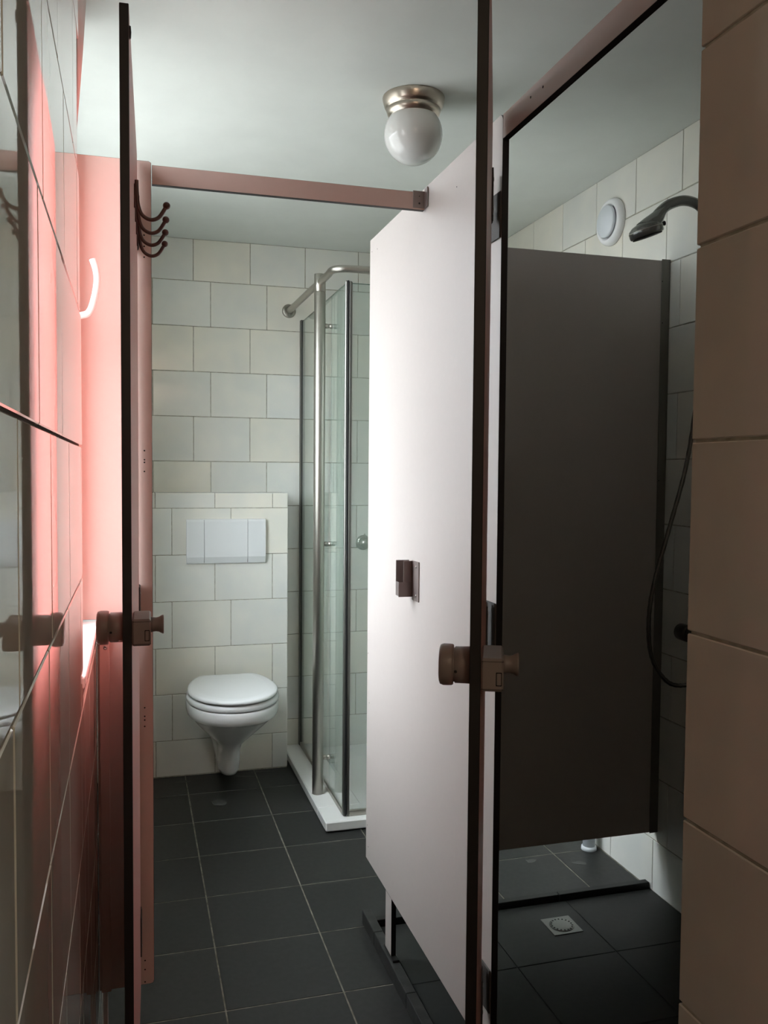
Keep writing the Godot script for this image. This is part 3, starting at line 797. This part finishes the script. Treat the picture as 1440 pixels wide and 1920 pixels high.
func build_shower_cubicle() -> void:
	var toward := Basis(Vector3.FORWARD, Vector3.UP, Vector3.RIGHT)
	# header along the front of the cubicle
	var hr := thing("header_rail", "slim pink rail running from the partition end to the shaded entry wall", "rail", at(Vector3(0.648, 0, 0)), "pink header rails of the cubicles")
	part("board", panel_mesh(round_rect(0.792, TOP - 0.044, 1.4865, TOP, [0, 0, 0, 0]), TH, M.pink, M.pink, M.core), hr, Transform3D(toward, Vector3.ZERO))
	screw_holes(hr, [Vector3(-0.0001, 1.952, -1.373), Vector3(-0.0001, 1.950, -1.327)], Vector3(-1, 0, 0), 0.0022)
	# rear panel of the cubicle
	var rp := thing("shower_divider", "wide shaded panel closing the rear of the shower cubicle, clear of the floor", "panel", at(Vector3(0, 0, -2.355)))
	part("panel", panel_mesh(round_rect(0.662, BOT, 1.555, TOP, [0, 0, 0, 0]), TH, M.white_laminate, M.white_laminate, M.core), rp)
	part("wall_channel", box_mesh(Vector3(1.548, BOT - 0.002, TH), Vector3(1.577, TOP + 0.004, TH + 0.003), M.channel, 0.0008), rp)
	part("wall_channel", box_mesh(Vector3(1.5555, BOT - 0.002, -0.004), Vector3(1.577, TOP + 0.004, TH), M.channel, 0.0008), rp)
	screw_holes(rp, [Vector3(1.550, 1.905, TH + 0.003), Vector3(1.553, 1.78, TH + 0.003), Vector3(1.553, 1.3, TH + 0.003)], Vector3(0, 0, 1), 0.0016)
	# raised curb round the cubicle floor
	var cb := thing("shower_curb", "low dark tiled curb under the partition around the shower cubicle floor", "curb")
	var d := 0.80
	while d < 2.40:
		var d2 := minf(d + 0.2964, 2.412)
		if 2.412 - d2 < 0.1:
			d2 = 2.412
		part("curb_tile", box_mesh(Vector3(0.640, 0.0003, -d2 + 0.001), Vector3(0.6655, 0.0405, -d - 0.001), M.curb, 0.0012), cb)
		d = d2
	var x := 0.6665
	while x < 1.5:
		var x2 := minf(x + 0.2964, 1.576)
		if 1.576 - x2 < 0.1:
			x2 = 1.576
		part("curb_tile", box_mesh(Vector3(x, 0.0003, -2.396), Vector3(x2 - 0.002, 0.023, -2.374), M.curb_seal, 0.0012), cb)
		x = x2
	# drain
	var dr := thing("floor_drain", "square grey floor drain with a round slotted grate in the dark shower floor", "drain", at(Vector3(1.195, 0.0035, -2.238)))
	part("frame", box_mesh(Vector3(-0.046, 0.0002, -0.046), Vector3(0.046, 0.0022, 0.046), M.drain, 0.0008), dr)
	part("grate", lathe([[0.036, 0.0022], [0.036, 0.0034], [0.034, 0.0040], [0.0, 0.0040]], M.drain, Vector3.UP, Vector3.ZERO, 32), dr)
	for k in 18:
		var a := TAU * k / 18
		part("slot", box_mesh(Vector3(-0.0028, 0.0036, -0.0022), Vector3(0.0028, 0.0043, 0.0022), M.hole, 0.0003), dr, Transform3D(Basis(Vector3.UP, -a), Vector3(cos(a) * 0.0305, 0, sin(a) * 0.0305)))
	# round vent
	var vt := thing("air_vent", "round white air vent high on the tiled wall", "vent", at(Vector3(XR, 2.175, -2.677)))
	part("ring", lathe([[0.0, 0.0005], [0.077, 0.0005], [0.079, 0.006], [0.077, 0.016], [0.071, 0.024], [0.063, 0.026], [0.057, 0.022], [0.055, 0.012], [0.0, 0.010]], M.vent, Vector3.LEFT, Vector3.ZERO, 48), vt)
	part("disc", lathe([[0.0, 0.020], [0.048, 0.020], [0.0535, 0.024], [0.0535, 0.030], [0.051, 0.034], [0.0, 0.037]], M.vent_disc, Vector3.LEFT, Vector3.ZERO, 48), vt)
	# hand shower on its bar
	var hs := thing("hand_shower", "dark chrome hand shower arching out above the rear panel", "shower head", at(Vector3(1.50, 2.06, -2.10)))
	var top := spline([Vector3(0.032, -0.035, 0.008), Vector3(0.0, 0.0, 0.0), Vector3(-0.045, 0.008, 0.0), Vector3(-0.09, -0.006, 0.0), Vector3(-0.118, -0.027, 0.0), Vector3(-0.135, -0.046, 0.0)], 7)
	var rr := []
	for i in top.size():
		var f := float(i) / (top.size() - 1)
		rr.append(lerpf(0.0135, 0.0145, f))
	var s := Soup.new()
	add_tube(s, top, rr, 18)
	part("handle", solid(s, M.chrome), hs)
	# the head: a thick disc, its face looking down
	var n := Vector3(0.33, -0.944, 0.0).normalized()
	var hc := Vector3(-0.163, -0.083, 0.0)
	var neck := Soup.new()
	add_tube(neck, spline([Vector3(-0.095, -0.010, 0.0), Vector3(-0.118, -0.030, 0.0), Vector3(-0.140, -0.055, 0.0), Vector3(-0.161, -0.078, 0.0)], 6), [0.0143, 0.0145, 0.0150, 0.0158, 0.0168, 0.0180, 0.0194, 0.0210, 0.0228, 0.0248, 0.0268, 0.0288, 0.0308, 0.0326, 0.0342, 0.0356, 0.0368, 0.0376, 0.038], 20, n, 0.62)
	part("neck", solid(neck, M.chrome), hs)
	var hd := part("head", lathe([[0.0, -0.022], [0.020, -0.021], [0.034, -0.016], [0.043, -0.008], [0.0455, -0.002], [0.0455, 0.010], [0.0435, 0.014], [0.0, 0.015]], M.chrome, n, hc, 32), hs)
	part("spray_face", lathe([[0.0, 0.015], [0.040, 0.015], [0.039, 0.0175], [0.0, 0.018]], M.dark_plastic, n, hc, 32), hd)
	part("rim_line", lathe([[0.0455, -0.0035], [0.0461, -0.0030], [0.0461, -0.0015], [0.0455, -0.0010]], M.steel, n, hc, 32), hd)
	part("spray_lever", tube([Vector3(-0.122, -0.062, 0.0), Vector3(-0.112, -0.060, 0.0), Vector3(-0.106, -0.058, 0.0)], [0.004, 0.0045, 0.0068], M.dark_plastic, 10), hd)
	# slide bar, mostly hidden by the entry wall
	var sb := thing("slide_bar", "chrome slide bar on the tiled wall by the entry wall end", "shower rail", at(Vector3(1.53, 1.45, -2.03)))
	part("bar", lathe([[0.0, 0.0], [0.010, 0.0], [0.010, 0.68], [0.0, 0.68]], M.chrome, Vector3.UP, Vector3.ZERO, 18), sb)
	for y in [0.03, 0.65]:
		part("bracket", lathe([[0.0, 0.0], [0.012, 0.0], [0.012, 0.046], [0.0, 0.047]], M.chrome, Vector3.RIGHT, Vector3(0.0, y, 0.0), 16), sb)
	part("holder", box_mesh(Vector3(-0.02, 0.555, -0.036), Vector3(0.014, 0.60, 0.014), M.chrome, 0.006), sb)
	# mixer valve
	var mv := thing("shower_valve", "dark shower valve low on the tiled wall, its knob beside the entry wall", "mixer", at(Vector3(1.515, 0.868, -2.02)))
	part("body", lathe([[0.0, -0.09], [0.021, -0.09], [0.021, 0.09], [0.0, 0.09]], M.chrome, Vector3(0, 0, 1), Vector3.ZERO, 24), mv)
	for q in [-1.0, 1.0]:
		part("knob", lathe([[0.0, 0.092], [0.0235, 0.092], [0.0245, 0.10], [0.0235, 0.136], [0.018, 0.142], [0.0, 0.143]], M.steel_dark, Vector3(0, 0, q), Vector3.ZERO, 24), mv)
		part("union", lathe([[0.0, 0.0], [0.018, 0.0], [0.018, 0.05], [0.03, 0.052], [0.03, 0.0615], [0.0, 0.062]], M.chrome, Vector3.RIGHT, Vector3(0, 0, q * 0.06), 20), mv)
	# hose
	var hp := spline([Vector3(1.535, 2.0, -2.085), Vector3(1.525, 1.80, -2.09), Vector3(1.505, 1.50, -2.10), Vector3(1.478, 1.334, -2.10), Vector3(1.428, 1.160, -2.10), Vector3(1.385, 1.010, -2.10), Vector3(1.372, 0.90, -2.10), Vector3(1.387, 0.805, -2.10), Vector3(1.43, 0.742, -2.09), Vector3(1.475, 0.735, -2.07), Vector3(1.505, 0.765, -2.04), Vector3(1.514, 0.812, -2.022), Vector3(1.515, 0.846, -2.02)], 10)
	var hr2 := []
	for i in hp.size():
		hr2.append(0.0062 + 0.0005 * sin(i * 2.4))
	var hs2 := Soup.new()
	add_tube(hs2, hp, hr2, 10)
	var ho := part(numbered("shower_hose"), solid(hs2, M.hose), self)
	tag(ho, "ribbed metal shower hose looping down against the dark rear panel", "hose")
	# white pipe behind the rear panel
	var pp := thing("waste_pipe", "white pipe standing on the floor behind the rear panel of the shower cubicle", "pipe", at(Vector3(1.537, 0, -2.69)))
	part("pipe", lathe([[0.0, 0.002], [0.0215, 0.002], [0.0215, 0.55], [0.0, 0.55]], M.pipe, Vector3.UP, Vector3.ZERO, 24), pp)
	part("collar", lathe([[0.0, 0.0003], [0.027, 0.0003], [0.026, 0.012], [0.0216, 0.014]], M.pipe, Vector3.UP, Vector3.ZERO, 24), pp)

func make_lamp(label: String, where: Vector3, glass: Material) -> Node3D:
	var l := thing("ceiling_lamp", label, "lamp", at(where), "globe lamps on the ceiling")
	part("base", lathe([[0.0, -0.0005], [0.0850, -0.0005], [0.0858, -0.003], [0.0840, -0.012], [0.0805, -0.024], [0.0780, -0.029], [0.0735, -0.0315], [0.0735, -0.0335], [0.0750, -0.036], [0.0715, -0.046], [0.0660, -0.053], [0.0625, -0.055], [0.0, -0.050]], M.brushed, Vector3.UP, Vector3.ZERO, 56), l)
	var s := Soup.new()
	var rows := []
	var R := 0.0805
	var cy := -0.099
	for i in 25:
		var a := lerpf(0.72, PI - 0.02, i / 24.0)
		var ring := []
		for j in 48:
			var t := TAU * j / 48
			ring.append(Vector3(sin(a) * cos(t) * R, cy + cos(a) * R, sin(a) * sin(t) * R))
		rows.append(ring)
	add_grid(s, rows)
	part("globe", solid(s, glass), l)
	return l

func build_lamp() -> void:
	make_lamp("unlit opal globe lamp on a brushed steel ceiling base", Vector3(0.747, CEIL, -2.325), M.opal)
	# its twin in the entry passage behind the camera is lit: warm light on the entry wall and on what faces the camera
	var lit := mat(Color(0.95, 0.93, 0.88), 0.2)
	lit.emission_enabled = true
	lit.emission = Color(1.0, 0.84, 0.70)
	lit.emission_energy_multiplier = 0.8
	var l := make_lamp("lit opal globe lamp in the entry passage", Vector3(0.25, CEIL, 1.0), lit)
	var o := OmniLight3D.new()
	o.name = "bulb"
	o.light_color = Color(1.0, 0.88, 0.78)
	o.light_energy = 0.29
	o.light_size = 0.08
	o.omni_range = 8.0
	o.omni_attenuation = 2.0
	o.shadow_enabled = true
	o.position = Vector3(0, -0.099, 0)
	l.add_child(o)
